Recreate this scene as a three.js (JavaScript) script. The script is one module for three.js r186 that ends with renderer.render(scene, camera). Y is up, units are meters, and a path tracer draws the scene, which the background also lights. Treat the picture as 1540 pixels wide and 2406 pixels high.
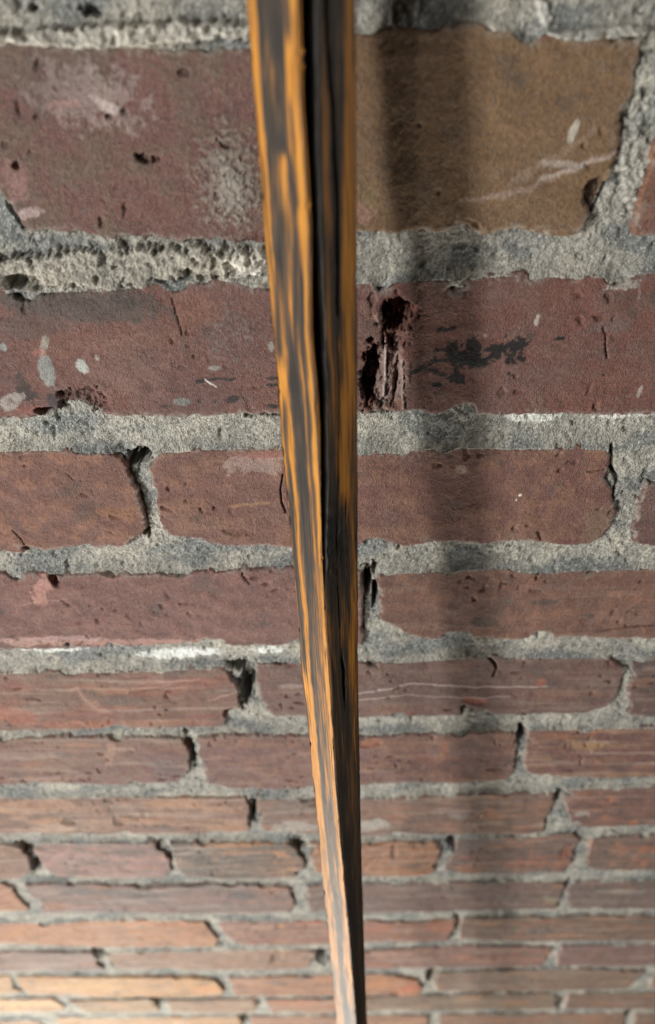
import * as THREE from 'three';
import { RectAreaLightUniformsLib } from 'three/addons/lights/RectAreaLightUniformsLib.js';

// ------------------------------------------------------------------ camera, light, exposure
// Units are metres.  The wall's face is the plane z = 0, y is up; the phone camera is held
// 23 cm in front of it and looks down along it.
const IW = 1540, IH = 2406;                    // size of the pixel grid the tracing below is written in
const FOCAL = 1588;                            // focal length in those pixels
const PX0 = 835;                               // column of the optical axis (the photograph is cropped off-centre)
const DIST = 0.231;
const scene = new THREE.Scene();
scene.background = new THREE.Color(0.011, 0.0105, 0.010);          // dim room
const camera = new THREE.PerspectiveCamera(2 * Math.atan(IH / 2 / FOCAL) * 180 / Math.PI, 655 / 1024, 0.01, 30);
camera.position.set(0, 0, DIST);
camera.rotation.order = 'YXZ';
camera.rotation.set(-38.6 * Math.PI / 180, 0, -0.0150);
camera.setViewOffset(655, 1024, -(PX0 - IW / 2) * 655 / IW, 0, 655, 1024);
camera.focus = 0.275;
camera.userData.fStop = 6.0;
camera.updateMatrixWorld(true);
camera.updateProjectionMatrix();

const renderer = new THREE.WebGLRenderer({ antialias: true });
renderer.setSize(655, 1024);
renderer.toneMapping = THREE.LinearToneMapping;
renderer.toneMappingExposure = 0.90;
renderer.shadowMap.enabled = true;
renderer.shadowMap.type = THREE.PCFSoftShadowMap;

RectAreaLightUniformsLib.init();
function windowLight(name, color, intensity, w, h, at, to) {
  const l = new THREE.RectAreaLight(color, intensity, w, h);
  l.name = name; l.position.set(...at); l.lookAt(...to); scene.add(l);
  return l;
}
// two tall, narrow windows to the left (they give the doubled shadow of the strip), the sunlit floor low on the left and the weak light of the room on the right
windowLight('window_light', new THREE.Color(1.0, 0.975, 0.93), 84, 0.12, 0.70, [-0.98, 0.02, 0.85], [0, -0.30, 0]);
windowLight('window_light_001', new THREE.Color(1.0, 0.98, 0.94), 14, 0.07, 0.90, [-0.60, -0.40, 1.02], [0, -0.40, 0]);
windowLight('floor_light', new THREE.Color(1.0, 0.95, 0.86), 28, 0.9, 0.4, [-0.50, -1.52, 0.40], [0.08, -0.72, 0]);
windowLight('room_light', new THREE.Color(1.0, 0.94, 0.84), 14, 0.16, 0.6, [0.98, 0.16, 0.14], [0, -0.20, 0.05]);

// ------------------------------------------------------------------ helpers
const ray = new THREE.Vector3(), right = new THREE.Vector3(), up = new THREE.Vector3(), back = new THREE.Vector3();
camera.matrixWorld.extractBasis(right, up, back);
function dirOf(px, py) {
  const x = (px - PX0) / FOCAL, y = -(py - IH / 2) / FOCAL;
  return ray.set(0, 0, 0).addScaledVector(right, x).addScaledVector(up, y).addScaledVector(back, -1);
}
// pixel -> the point where its ray meets the sloping plane  z = a - b * y  (the wall: a = b = 0)
function meet(px, py, a = 0, b = 0) {
  const d = dirOf(px, py), t = (a - DIST) / (d.z + b * d.y);
  return [d.x * t, d.y * t, DIST + d.z * t];
}
function toPixel(x, y, z) {
  const rx = x, ry = y, rz = z - DIST;
  const u = rx * right.x + ry * right.y + rz * right.z, v = rx * up.x + ry * up.y + rz * up.z, w = -(rx * back.x + ry * back.y + rz * back.z);
  return [PX0 + FOCAL * u / w, IH / 2 - FOCAL * v / w, w];
}
let seed = 12345;
const rnd = () => { seed = (seed * 1664525 + 1013904223) >>> 0; return seed / 4294967296; };
const G = 1024, GM = G - 1, grad = new Float32Array(G * 2), perm = new Uint16Array(G * 2);
for (let i = 0; i < G; i++) { const a = rnd() * Math.PI * 2; grad[2 * i] = Math.cos(a); grad[2 * i + 1] = Math.sin(a); perm[i] = i; }
for (let i = GM; i > 0; i--) { const j = (rnd() * (i + 1)) | 0, t = perm[i]; perm[i] = perm[j]; perm[j] = t; }
for (let i = 0; i < G; i++) perm[G + i] = perm[i];
function noise(x, y) {                                             // gradient noise, about -0.7 .. 0.7
  const xi = Math.floor(x), yi = Math.floor(y), fx = x - xi, fy = y - yi, X = xi & GM, Y = yi & GM, X1 = (X + 1) & GM, Y1 = (Y + 1) & GM;
  const u = fx * fx * fx * (fx * (fx * 6 - 15) + 10), v = fy * fy * fy * (fy * (fy * 6 - 15) + 10);
  const a = perm[perm[X] + Y] * 2, b = perm[perm[X1] + Y] * 2, c = perm[perm[X] + Y1] * 2, d = perm[perm[X1] + Y1] * 2;
  const n0 = grad[a] * fx + grad[a + 1] * fy, n1 = grad[b] * (fx - 1) + grad[b + 1] * fy, n2 = grad[c] * fx + grad[c + 1] * (fy - 1), n3 = grad[d] * (fx - 1) + grad[d + 1] * (fy - 1);
  const p = n0 + u * (n1 - n0), q = n2 + u * (n3 - n2);
  return (p + v * (q - p)) * 1.4;
}
function fbm(x, y, n) { let s = 0, a = 1, t = 0; for (let i = 0; i < n; i++) { s += a * noise(x, y); t += a; a *= 0.55; x = x * 2.03 + 17.1; y = y * 2.03 - 9.7; } return s / t * 1.6; }
const hash = (i, j) => { let h = Math.imul(i, 374761393) + Math.imul(j, 668265263); h = Math.imul(h ^ (h >>> 13), 1274126177); return ((h ^ (h >>> 16)) >>> 0) / 4294967296; };
function cells(x, y) {                                             // distance to the nearest of scattered points
  const xi = Math.floor(x), yi = Math.floor(y); let m = 9, id = 0;
  for (let j = -1; j < 2; j++) for (let i = -1; i < 2; i++) {
    const h1 = hash(xi + i, yi + j), h2 = hash(xi + i + 71, yi + j - 33), dx = xi + i + h1 - x, dy = yi + j + h2 - y, d = dx * dx + dy * dy;
    if (d < m) { m = d; id = hash(xi + i - 5, yi + j + 191); }
  }
  return [Math.sqrt(m), id];
}
const clamp = (x, a = 0, b = 1) => x < a ? a : x > b ? b : x;
const ss = (a, b, x) => { const t = clamp((x - a) / (b - a)); return t * t * (3 - 2 * t); };
const lerp = (a, b, t) => a + (b - a) * t;
const lin = (hex) => { const c = new THREE.Color(hex); return [c.r, c.g, c.b]; };
const mm = 0.001;

function grainTexture(size, draw) {
  const d = new Uint8Array(size * size * 4);
  for (let j = 0; j < size; j++) for (let i = 0; i < size; i++) { const v = clamp(draw(i, j)) * 255, o = (j * size + i) * 4; d[o] = d[o + 1] = d[o + 2] = v; d[o + 3] = 255; }
  const t = new THREE.DataTexture(d, size, size); t.wrapS = t.wrapT = THREE.RepeatWrapping; t.magFilter = THREE.LinearFilter; t.minFilter = THREE.LinearMipmapLinearFilter; t.generateMipmaps = true; t.needsUpdate = true;
  return t;
}
// one tile is 1024 noise cells / 4 = 256 texels times 4, so that it repeats without a seam
const brickGrain = grainTexture(1024, (i, j) => 0.5 + 0.26 * noise(i / 4, j / 4) + 0.10 * noise(i / 8 + 300, j / 8) + 0.40 * noise(i / 2 + 10, j / 2 + 40) + 0.22 * (hash(i, j) - .5));
const sandGrain = grainTexture(1024, (i, j) => 0.5 + 0.42 * noise(i / 4, j / 4) + 0.22 * noise(i / 8 + 300, j / 8) + 0.34 * noise(i / 2 + 10, j / 2 + 40) + 0.25 * (hash(i, j) - .5));

// ------------------------------------------------------------------ what the photograph shows on the wall
// brick outlines: pixel polygons on the wall's face, row by row from the top; then colours [main, second, how much of the second, streakiness]
const ROWS = [
  [ // row 1: two headers, the joint between them is behind the strip
    ['-127,95 85,95 125,103 225,108 350,108 425,117 525,115 582,112 655,112 685,572 620,570 450,565 275,557 200,550 125,542 65,543 30,495 0,455 -18,420', '#7a5048', '#6f5446', .5, 0],
    ['700,75 840,73 870,72 895,60 970,60 1045,65 1120,62 1195,72 1295,75 1335,90 1370,92 1410,85 1450,95 1507,97 1505,130 1490,165 1480,225 1465,255 1460,280 1450,340 1440,390 1430,425 1415,475 1380,515 1360,540 1335,555 1305,555 1270,545 1220,535 1150,548 1120,540 1020,540 995,538 920,545 845,543 725,545', '#83603e', '#82603f', .5, 0],
  ],
  [ // row 2
    ['-640,680 0,667 50,684 85,689 145,692 200,672 300,677 350,664 400,662 440,662 480,667 500,654 550,662 590,674 628,672 730,672 745,976 652,976 600,979 575,969 550,976 425,979 350,979 280,981 240,971 200,961 165,971 120,981 75,984 0,986 -500,985', '#7d4f44', '#714b43', .5, 0],
    ['775,664 845,664 895,666 970,659 1070,656 1120,654 1220,646 1270,644 1300,651 1360,654 1420,651 1470,640 1540,641 2050,640 1900,975 1540,976 1370,974 1270,971 1220,974 1150,976 1070,974 970,969 895,966 845,969 785,970', '#7e4b40', '#765045', .45, 0],
  ],
  [ // row 3
    ['-900,1065 0,1061 100,1059 200,1061 250,1066 280,1081 295,1096 310,1131 325,1166 335,1201 345,1233 340,1258 300,1273 285,1283 200,1285 140,1290 50,1298 0,1298 -800,1298', '#7d5044', '#8c5a44', .4, 0],
    ['360,1076 380,1064 425,1061 500,1056 600,1056 662,1054 670,1058 845,1069 920,1064 1020,1054 1120,1054 1220,1056 1370,1054 1430,1056 1435,1091 1420,1126 1440,1161 1447,1191 1450,1208 1435,1233 1415,1263 1390,1278 1345,1283 1300,1280 1245,1268 1205,1273 1145,1278 1020,1275 920,1283 845,1283 682,1285 600,1283 500,1280 475,1263 425,1265 395,1258 380,1223 372,1196 365,1146 355,1106', '#7f5146', '#8a5c46', .4, 0],
    ['1560,1100 1600,1065 2400,1060 2300,1290 1540,1290 1490,1278 1495,1243 1500,1213 1510,1181 1520,1151', '#74504a', '#80564a', .4, 0],
  ],
  [ // row 4
    ['-210,1348 0,1348 150,1348 250,1345 350,1348 450,1343 550,1340 687,1335 848,1343 852,1515 702,1515 550,1515 450,1508 350,1515 250,1520 100,1523 0,1523 -150,1523', '#7c5149', '#86584e', .4, 0],
    ['892,1358 920,1350 1020,1345 1120,1340 1170,1335 1220,1345 1270,1350 1320,1343 1420,1340 1540,1338 1960,1338 1900,1503 1540,1503 1420,1503 1370,1498 1270,1503 1195,1505 1095,1498 1050,1505 995,1505 960,1493 920,1470 895,1458 897,1413 890,1378', '#7b5144', '#8a5c48', .45, .2],
  ],
  [ // row 5
    ['-350,1585 0,1583 150,1580 300,1580 450,1573 525,1573 545,1598 555,1628 562,1653 550,1683 530,1708 475,1708 400,1713 250,1711 100,1718 0,1718 -310,1720', '#8a4f3f', '#7d5a4a', .5, .6],
    ['605,1568 700,1562 845,1561 970,1556 1070,1548 1150,1544 1220,1548 1320,1548 1420,1546 1450,1561 1470,1576 1460,1603 1445,1643 1420,1663 1370,1676 1295,1678 1220,1683 1170,1681 1140,1672 1095,1674 1090,1683 970,1686 845,1688 720,1686 645,1683 630,1673 612,1643 607,1603', '#775048', '#735449', .5, .3],
    ['1490,1563 1540,1545 2380,1540 2330,1690 1540,1686 1480,1683 1473,1668 1478,1633 1485,1593', '#6e4f49', '#8f7a70', .3, .5],
  ],
  [ // row 6
    ['-350,1740 0,1738 150,1733 250,1731 375,1733 425,1736 440,1758 443,1803 435,1815 415,1832 300,1842 200,1840 100,1837 0,1842 -320,1845', '#85604f', '#7a4f47', .5, .5],
    ['470,1733 550,1728 720,1730 845,1740 945,1728 1070,1726 1200,1723 1212,1738 1210,1778 1205,1810 1190,1832 1120,1837 970,1837 850,1842 735,1850 650,1852 550,1850 490,1835 485,1805 475,1778', '#7a5049', '#8a5a44', .4, .3],
    ['1245,1718 1395,1713 1540,1712 2030,1715 2000,1827 1540,1827 1420,1830 1270,1825 1240,1815 1237,1793 1240,1753', '#7b4f45', '#93694c', .3, .8],
  ],
  [ // row 7
    ['-150,1875 0,1875 150,1880 300,1877 450,1880 575,1880 582,1905 580,1930 582,1952 450,1962 300,1962 150,1960 0,1960 -130,1960', '#855c4c', '#a3765a', .45, .8],
    ['607,1877 740,1880 850,1880 1020,1875 1170,1867 1295,1867 1300,1885 1285,1920 1275,1955 1245,1960 1120,1960 995,1962 850,1967 700,1960 622,1955 612,1920', '#79584d', '#8c6048', .4, .8],
    ['1335,1857 1540,1850 2050,1850 2030,1940 1540,1940 1445,1945 1365,1945 1345,1930 1332,1895', '#76524a', '#8a5848', .4, .5],
  ],
  [ // row 8: headers
    ['-265,1985 0,1982 40,1990 60,2005 67,2030 65,2050 50,2060 0,2065 -245,2065', '#805a47', '#94684c', .4, .6],
    ['82,1995 95,1982 200,1982 360,1985 380,1995 395,2020 400,2045 385,2062 275,2062 145,2062 115,2050 95,2020', '#80615a', '#9a6c62', .5, .5],
    ['405,1980 550,1980 690,1985 705,2005 715,2040 690,2060 550,2065 440,2057 420,2035 410,2005', '#66544b', '#96684a', .28, .9],
    ['730,1980 852,1985 920,1980 1020,1980 1030,1995 1027,2025 1015,2050 970,2055 860,2055 745,2050 735,2020', '#8f5d40', '#a86c42', .5, .5],
    ['1080,1977 1220,1967 1345,1963 1362,1975 1350,2000 1340,2030 1325,2050 1220,2052 1095,2055 1050,2047 1050,2030 1065,2005', '#6f544b', '#96583c', .35, .4],
    ['1395,1970 1540,1962 1680,1960 1660,2042 1540,2042 1385,2045 1377,2030 1385,2000', '#75594f', '#a8623f', .3, .3],
  ],
  [ // row 9
    ['-570,2078 0,2077 25,2082 35,2105 55,2125 65,2137 0,2140 -540,2142', '#96583c', '#a4683f', .5, .6],
    ['65,2077 200,2077 350,2085 500,2080 675,2085 680,2100 692,2125 680,2145 600,2145 450,2145 250,2142 105,2140 95,2125 75,2100', '#75605a', '#80584f', .5, .7],
    ['725,2085 860,2077 1070,2075 1270,2072 1325,2080 1315,2110 1307,2135 1220,2137 1070,2140 860,2145 730,2142 725,2125', '#79574e', '#705850', .5, .5],
    ['1345,2075 1540,2070 1970,2068 1950,2137 1540,2137 1337,2135 1335,2105', '#75594f', '#6f5c58', .5, .6],
  ],
  [ // row 10
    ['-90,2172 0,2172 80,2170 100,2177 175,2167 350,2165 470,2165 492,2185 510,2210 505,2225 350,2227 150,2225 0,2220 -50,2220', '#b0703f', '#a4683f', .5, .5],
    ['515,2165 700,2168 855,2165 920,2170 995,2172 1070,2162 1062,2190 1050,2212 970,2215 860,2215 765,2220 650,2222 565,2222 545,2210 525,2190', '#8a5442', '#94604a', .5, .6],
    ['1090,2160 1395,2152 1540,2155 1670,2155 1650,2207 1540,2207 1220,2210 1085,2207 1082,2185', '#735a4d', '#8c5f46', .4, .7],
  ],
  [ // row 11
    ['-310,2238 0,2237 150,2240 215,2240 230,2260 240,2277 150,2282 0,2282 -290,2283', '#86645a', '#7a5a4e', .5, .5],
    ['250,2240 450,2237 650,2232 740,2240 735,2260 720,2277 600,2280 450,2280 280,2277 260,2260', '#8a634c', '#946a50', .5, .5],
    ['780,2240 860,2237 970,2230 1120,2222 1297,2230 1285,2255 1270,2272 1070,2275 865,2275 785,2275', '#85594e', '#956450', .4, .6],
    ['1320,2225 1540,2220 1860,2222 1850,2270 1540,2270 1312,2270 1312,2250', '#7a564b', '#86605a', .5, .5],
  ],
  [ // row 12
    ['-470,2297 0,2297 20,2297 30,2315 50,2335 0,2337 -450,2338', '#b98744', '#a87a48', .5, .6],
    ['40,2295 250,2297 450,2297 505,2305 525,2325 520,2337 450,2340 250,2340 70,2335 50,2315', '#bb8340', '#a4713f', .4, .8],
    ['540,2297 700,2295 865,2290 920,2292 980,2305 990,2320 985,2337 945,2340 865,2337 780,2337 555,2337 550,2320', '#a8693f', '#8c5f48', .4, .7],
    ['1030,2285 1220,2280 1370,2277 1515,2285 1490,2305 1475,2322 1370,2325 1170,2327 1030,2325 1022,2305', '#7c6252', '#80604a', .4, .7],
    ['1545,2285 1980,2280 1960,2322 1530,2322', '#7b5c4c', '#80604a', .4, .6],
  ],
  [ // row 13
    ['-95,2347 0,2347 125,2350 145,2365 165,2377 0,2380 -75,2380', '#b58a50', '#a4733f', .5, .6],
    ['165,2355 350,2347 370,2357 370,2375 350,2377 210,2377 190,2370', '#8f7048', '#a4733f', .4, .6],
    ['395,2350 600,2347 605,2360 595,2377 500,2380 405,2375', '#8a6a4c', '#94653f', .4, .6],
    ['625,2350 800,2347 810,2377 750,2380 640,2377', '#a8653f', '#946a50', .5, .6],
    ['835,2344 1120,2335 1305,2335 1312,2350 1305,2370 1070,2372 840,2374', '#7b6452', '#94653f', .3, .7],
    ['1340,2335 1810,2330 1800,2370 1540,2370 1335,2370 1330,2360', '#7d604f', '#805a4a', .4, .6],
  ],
  [ // row 14
    ['130,2394 560,2390 575,2434 150,2436', '#b08048', '#a4733f', .5, .6],
    ['590,2390 1005,2386 1005,2430 600,2434', '#a46c40', '#8c5f48', .5, .6],
    ['1035,2385 1470,2380 1465,2425 1035,2430', '#7d604f', '#94603f', .4, .6],
    ['1495,2380 1900,2378 1890,2420 1490,2425', '#7d604f', '#805a4a', .4, .6],
  ],
];
// marks: kind, where (pixels), size, turn, colour, strength, roughness of the outline, height in mm, on brick and/or mortar
const MARKS = [];
const soft = (c, on) => { if (!on.includes('b')) return c; const l = .35 * c[0] + .5 * c[1] + .15 * c[2]; return [lerp(c[0], l, .30) * .92, lerp(c[1], l, .16) * .92, lerp(c[2], l, .16) * .92]; };
const dim = (col) => { const c = lin(col); return .3 * c[0] + .5 * c[1] + .2 * c[2] < .05; };
const spot = (x, y, rx, ry, turn, col, k, rough = .5, h = 0, on = 'b', grain = 8) => { if (col && h < -.3 && dim(col)) { col = null; h *= 1.7; } MARKS.push({ pts: [[x, y]], rx, ry, turn, col: col && soft(lin(col), on), k, rough, h, on, grain }); };
const line = (pts, w, col, k, h = 0, on = 'b', wob = 1) => { if (col && h < -.3 && dim(col)) { col = null; h *= 3; w *= 1.25; } MARKS.push({ pts: pts.split(' ').map((p) => p.split(',').map(Number)), w, col: col && soft(lin(col), on), k, h, on, wob }); };
// row 1
spot(205, 225, 120, 75, -12, '#a38f8a', .5, 1.5, .05, 'b', 4); spot(150, 245, 45, 14, 5, '#b08078', .7, .8); spot(250, 250, 45, 18, -25, '#bfa9a4', .8, .9);
spot(255, 273, 9, 7, 0, '#2a2220', .6, .9, -.8, 'b', 3); spot(290, 262, 9, 9, 0, '#3a302c', .5, .9, -.8, 'b', 3); spot(340, 372, 26, 9, -14, '#2a1a18', .8, 1.4, -1.2, 'b', 2.5); spot(38, 392, 10, 12, 0, '#2c2422', .6, .9, -1, 'b', 3);
spot(535, 425, 66, 100, -8, '#857b70', .65, 2.2, .4, 'b', 1.9); spot(545, 450, 34, 62, 0, '#938b80', .75, 1.8, .5, 'b', 1.6); spot(75, 500, 40, 14, 12, '#b59a96', .75, .8); spot(90, 200, 120, 90, 0, '#5a4f49', .3, 1);
line('510,325 525,345 540,350', 3, '#2a1c1a', .7, -.5); spot(430, 170, 14, 10, 0, '#3a2a26', .5, .6, -.6); spot(30, 420, 34, 60, 0, '#9a6c68', .55, .7);
spot(1345, 310, 9, 33, -12, '#b9b0a2', .85, .5, .15); spot(1325, 385, 50, 10, -6, '#aca094', .7, .9); line('1080,470 1180,460 1280,425 1440,360', 16, '#b39a90', .34, .05, 'b', 3); line('1200,430 1290,380 1400,300', 20, '#a8907f', .28, 0, 'b', 3); line('1270,420 1350,395 1430,372', 12, '#b8a79d', .6, .1, 'b', 3);
spot(1405, 462, 36, 44, 25, '#5c4234', .5, .35, -3.2, 'b', 6); spot(1030, 452, 6, 6, 0, '#2c1d12', .8, .2, -.5); spot(985, 293, 5, 5, 0, '#2c1d12', .8, .2, -.5); spot(855, 500, 22, 30, 0, '#a87868', .6, .7); spot(870, 460, 24, 26, 0, '#7d6a3e', .5, .8); spot(1270, 85, 60, 14, 0, '#8a5148', .5, .7);
// row 2
spot(170, 720, 230, 40, -6, '#4d4540', .75, .6, 0, 'b', 5); spot(310, 705, 70, 26, -8, '#47403b', .7, .7, .25, 'b', 3); spot(60, 760, 120, 40, 10, '#564a44', .5, .8);
spot(108, 872, 20, 42, -8, '#8f9692', .75, .35, .12, 'b', 4); spot(103, 816, 10, 30, -25, '#98958a', .7, .6, .1); spot(192, 862, 15, 19, 10, '#b9bfba', .85, .35, .15); spot(228, 842, 7, 8, 0, '#b0a8a0', .8, .5, .1); spot(5, 818, 9, 10, 0, '#9aa0a4', .7, .5);
spot(60, 925, 26, 26, 20, '#37302f', .8, .8); spot(45, 890, 12, 14, 0, '#40383a', .7, .8); spot(128, 950, 16, 22, 0, '#3a3536', .8, .7); spot(25, 945, 40, 16, 30, '#a0978f', .7, .7); spot(75, 965, 34, 14, 0, '#8a4a40', .7, .6); spot(95, 832, 22, 10, 0, '#a8685a', .7, .7);
spot(190, 945, 52, 34, 0, '#563c34', .5, .7, -2.6, 'b', 5); spot(235, 945, 34, 20, 0, '#855a50', .55, .9, -.8); spot(110, 970, 30, 12, -8, '#47302a', .5, .8, -4);
line('402,702 415,745 428,790', 3, '#4a3028', .6, -.35); line('422,800 430,845', 2.5, '#8a7468', .5, .1);
line('462,902 490,895 520,892 548,890', 10, '#211d1e', .9, .12, 'b', 3); spot(500, 866, 16, 6, 0, '#8e9089', .8, .8); line('482,893 495,902 508,911', 4.5, '#e2dcd4', .95, .15); spot(545, 940, 20, 9, 22, '#26211f', .9, .5); spot(468, 944, 6, 6, 0, '#2a2424', .8, .4); spot(428, 944, 20, 10, 0, '#79807e', .75, .5); spot(640, 891, 18, 4, 0, '#23201f', .9, .5); spot(640, 906, 16, 5, 0, '#23201f', .85, .5); spot(640, 956, 22, 7, -8, '#26211f', .9, .5); spot(552, 847, 14, 8, 0, '#6e6862', .5, .5); spot(440, 785, 6, 6, 0, '#2a2222', .7, .3, -.4); spot(438, 816, 6, 5, 0, '#2a2222', .8, .3); spot(503, 945, 7, 6, 0, '#3a3636', .7, .5); spot(637, 815, 9, 18, 0, '#9c9a92', .8, .7); spot(390, 955, 18, 6, 0, '#332a2a', .6, .6);
spot(300, 860, 110, 70, 0, '#8a6256', .4, 1); spot(470, 740, 60, 50, 0, '#84523f', .35, 1);
// the spalled patch beside the strip
spot(935, 742, 48, 40, 8, '#5a3026', .6, .45, -5.2, 'b', 4); spot(930, 790, 34, 44, 10, '#6e4438', .5, .6, -2.6, 'b', 4); spot(872, 884, 21, 84, -4, '#47251d', .5, .75, -6.0, 'b', 4); spot(915, 890, 46, 80, 0, '#a08880', .55, .4, -2.6, 'b', 3); spot(932, 900, 6, 55, -4, '#8a6a60', .5, .4, -2.2, 'b', 5); line('906,800 908,850 905,900 902,935', 7, '#c4aea6', .75, 1.5, 'b', 2); line('946,850 948,900 947,960', 7, '#a88e80', .6, 1.2, 'b', 2); line('880,735 897,765 908,805 920,830', 6, '#9a7264', .6, 1.4, 'b', 2); spot(917, 757, 18, 12, 0, '#7a5c50', .6, .6, 2.0, 'b', 4); spot(893, 742, 10, 16, 20, '#8a6a5e', .5, .5, 2.2, 'b', 4); spot(944, 775, 22, 12, -20, '#7a4c3c', .5, .6, 1.6, 'b', 4); spot(852, 900, 9, 40, 0, '#1d1a1c', .9, .5); spot(915, 955, 45, 12, 0, '#9a6a5a', .4, .7, -.6); spot(965, 880, 5, 30, 0, '#1f1c1c', .8, .7);
// black paint
line('985,866 1010,858 1045,850', 21, '#0b0b0c', .95, .1, 'b', 4); line('1000,875 1030,878 1050,885', 14, '#0b0b0c', .9, .1, 'b', 4); spot(1060, 820, 29, 16, 0, '#0b0b0c', .97, 1.15, .05, 'b', 4.5); spot(1085, 842, 57, 23, -8, '#0b0b0c', .97, 1.15, .05, 'b', 4.5); spot(1118, 822, 22, 30, 10, '#0b0b0c', .97, 1.25, .05, 'b', 4.5); line('1085,855 1120,845 1155,842 1172,838', 15, '#0b0b0c', .95, .1, 'b', 3); spot(1172, 820, 26, 19, 0, '#0b0b0c', .97, 1.35, .05, 'b', 4.5); spot(1205, 822, 34, 27, 0, '#0b0b0c', .97, 1.50, .05, 'b', 4.5); spot(1230, 845, 12, 8, 0, '#0b0b0c', .97, 1.05, .05, 'b', 4.5); spot(1077, 893, 25, 19, 8, '#0b0b0c', .97, 0.85, .05, 'b', 4.5); spot(1048, 775, 26, 7, 4, '#0b0b0c', .97, 1.25, .05, 'b', 4.5); spot(1318, 796, 14, 5, 5, '#0b0b0c', .97, 1.05, .05, 'b', 4.5); spot(1030, 905, 13, 7, 0, '#0b0b0c', .97, 1.15, .05, 'b', 4.5);
line('1362,899 1372,901 1382,904', 3.5, '#2a2626', .8); spot(1418, 884, 5, 4, 0, '#1d1b1c', .9, .3); line('1422,904 1436,902', 3, '#2a2626', .8); spot(1422, 925, 6, 4, 0, '#3a3232', .7, .4);
spot(1262, 755, 6, 15, -6, '#b8aca4', .8, .5, .1); spot(1505, 922, 5, 17, -5, '#b8aca4', .8, .5, .1); spot(1141, 790, 6, 5, 0, '#a09488', .7, .5); line('1203,878 1205,888', 2.5, '#b0a098', .7); line('1418,770 1425,790 1424,818 1428,843', 3, '#2c1a18', .75, -.7); spot(1430, 770, 55, 14, 6, '#6e5a58', .5, .8); spot(1470, 668, 40, 16, 0, '#aaa49a', .7, 1.1, .5, 'b', 3); line('1505,675 1503,705', 4, '#a89a92', .6); spot(1420, 655, 110, 8, 0, '#7a3a32', .5, .6);
// rows 3 and 4
spot(1085, 1106, 13, 14, 20, '#a88c80', .75, .5); spot(1223, 1165, 4, 4, 0, '#efe9e0', .95, .1); spot(1214, 1176, 2.5, 2.5, 0, '#efe9e0', .9, .1); line('1384,1110 1410,1107 1424,1104', 3, '#2a1c1a', .8, -.6); line('665,1115 660,1150 662,1180 672,1205', 3, '#2a1a18', .8, -.7); spot(1360, 1275, 40, 8, 0, '#6a2c2a', .5, .6); spot(1400, 1230, 40, 40, 0, '#857055', .4, .9); line('540,1192 590,1186 630,1182', 8, '#a87a4c', .55, 0, 'b', 3); spot(620, 1070, 60, 12, 0, '#a4645a', .6, .9); spot(600, 1095, 80, 20, 0, '#b09a94', .4, 1.3); spot(290, 1206, 60, 20, -8, '#96603c', .5, .9); spot(560, 1250, 30, 8, 0, '#40302c', .6, 1.2, -.4);
line('30,1245 50,1265 65,1290', 3, '#33211d', .6, -.4); spot(100, 1385, 22, 44, -30, '#bc8274', .75, .8, -.5, 'b', 5); spot(130, 1362, 12, 24, 0, '#2a1d1b', .7, .7, -2.4); line('50,1420 100,1408 160,1405', 4, '#a87a70', .5); spot(280, 1507, 240, 8, 0, '#b48274', .7, .9); spot(130, 1500, 130, 7, 0, '#b8908a', .6, .9); spot(55, 1508, 40, 10, 0, '#b08478', .7, .7); line('568,1342 575,1355 588,1370', 3, '#2e201d', .8, -.6); spot(0, 1435, 14, 8, 0, '#3c3838', .6, .6);
spot(1140, 1464, 40, 13, -3, '#4e423e', .7, .4); spot(1195, 1417, 14, 7, 0, '#645c52', .6, .5); line('1258,1338 1268,1352 1262,1366 1285,1355', 3, '#2a1e1b', .8, -.6); spot(1190, 1376, 8, 4, 0, '#241c1a', .8, .4); spot(1280, 1417, 40, 7, 0, '#46403e', .6, 1); spot(1390, 1452, 9, 7, 0, '#3a3434', .7, .5); line('1370,1498 1440,1480 1480,1476 1540,1472', 4, '#4a2c22', .7, -.7);
// rows 5 to 7
line('180,1620 205,1650 245,1672', 24, '#bf8b76', 0.365, 0, 'b', 3); line('490,1648 520,1638 558,1628', 7, '#bd8c78', 0.50, 0, 'b', 2); line('330,1606 400,1604 470,1598', 6, '#b98870', 0.36, 0, 'b', 2); spot(30, 1680, 60, 24, 0, '#a0543e', .6, .8); spot(300, 1700, 260, 9, 0, '#b06c4c', 0.365, .8); spot(548, 1682, 22, 18, 30, '#5a3428', .5, .3, -3); line('300,1630 360,1622 420,1612', 3, '#6a4034', .6, -.4);
line('845,1632 900,1622 970,1607 1020,1612 1120,1618 1285,1614', 6.5, '#c9b4ac', 0.585, .12, 'b', 1.5); line('845,1647 900,1641 960,1634 1030,1639 1120,1642 1200,1638', 6, '#bea49a', 0.58, .12, 'b', 1.5); spot(1120, 1650, 36, 9, -14, '#a8523c', .7, .5, -.5); spot(1275, 1606, 12, 10, 0, '#a85a40', .7, .6); spot(1092, 1672, 7, 16, 10, '#1c1412', .6, .3, -6); line('1150,1546 1165,1560 1168,1575 1160,1590', 5, '#2a201c', .7, -1.6); spot(690, 1616, 50, 5, 0, '#a98f86', .5, .8); spot(690, 1562, 20, 8, 0, '#8a5a52', .6, .7, -.6);
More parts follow.
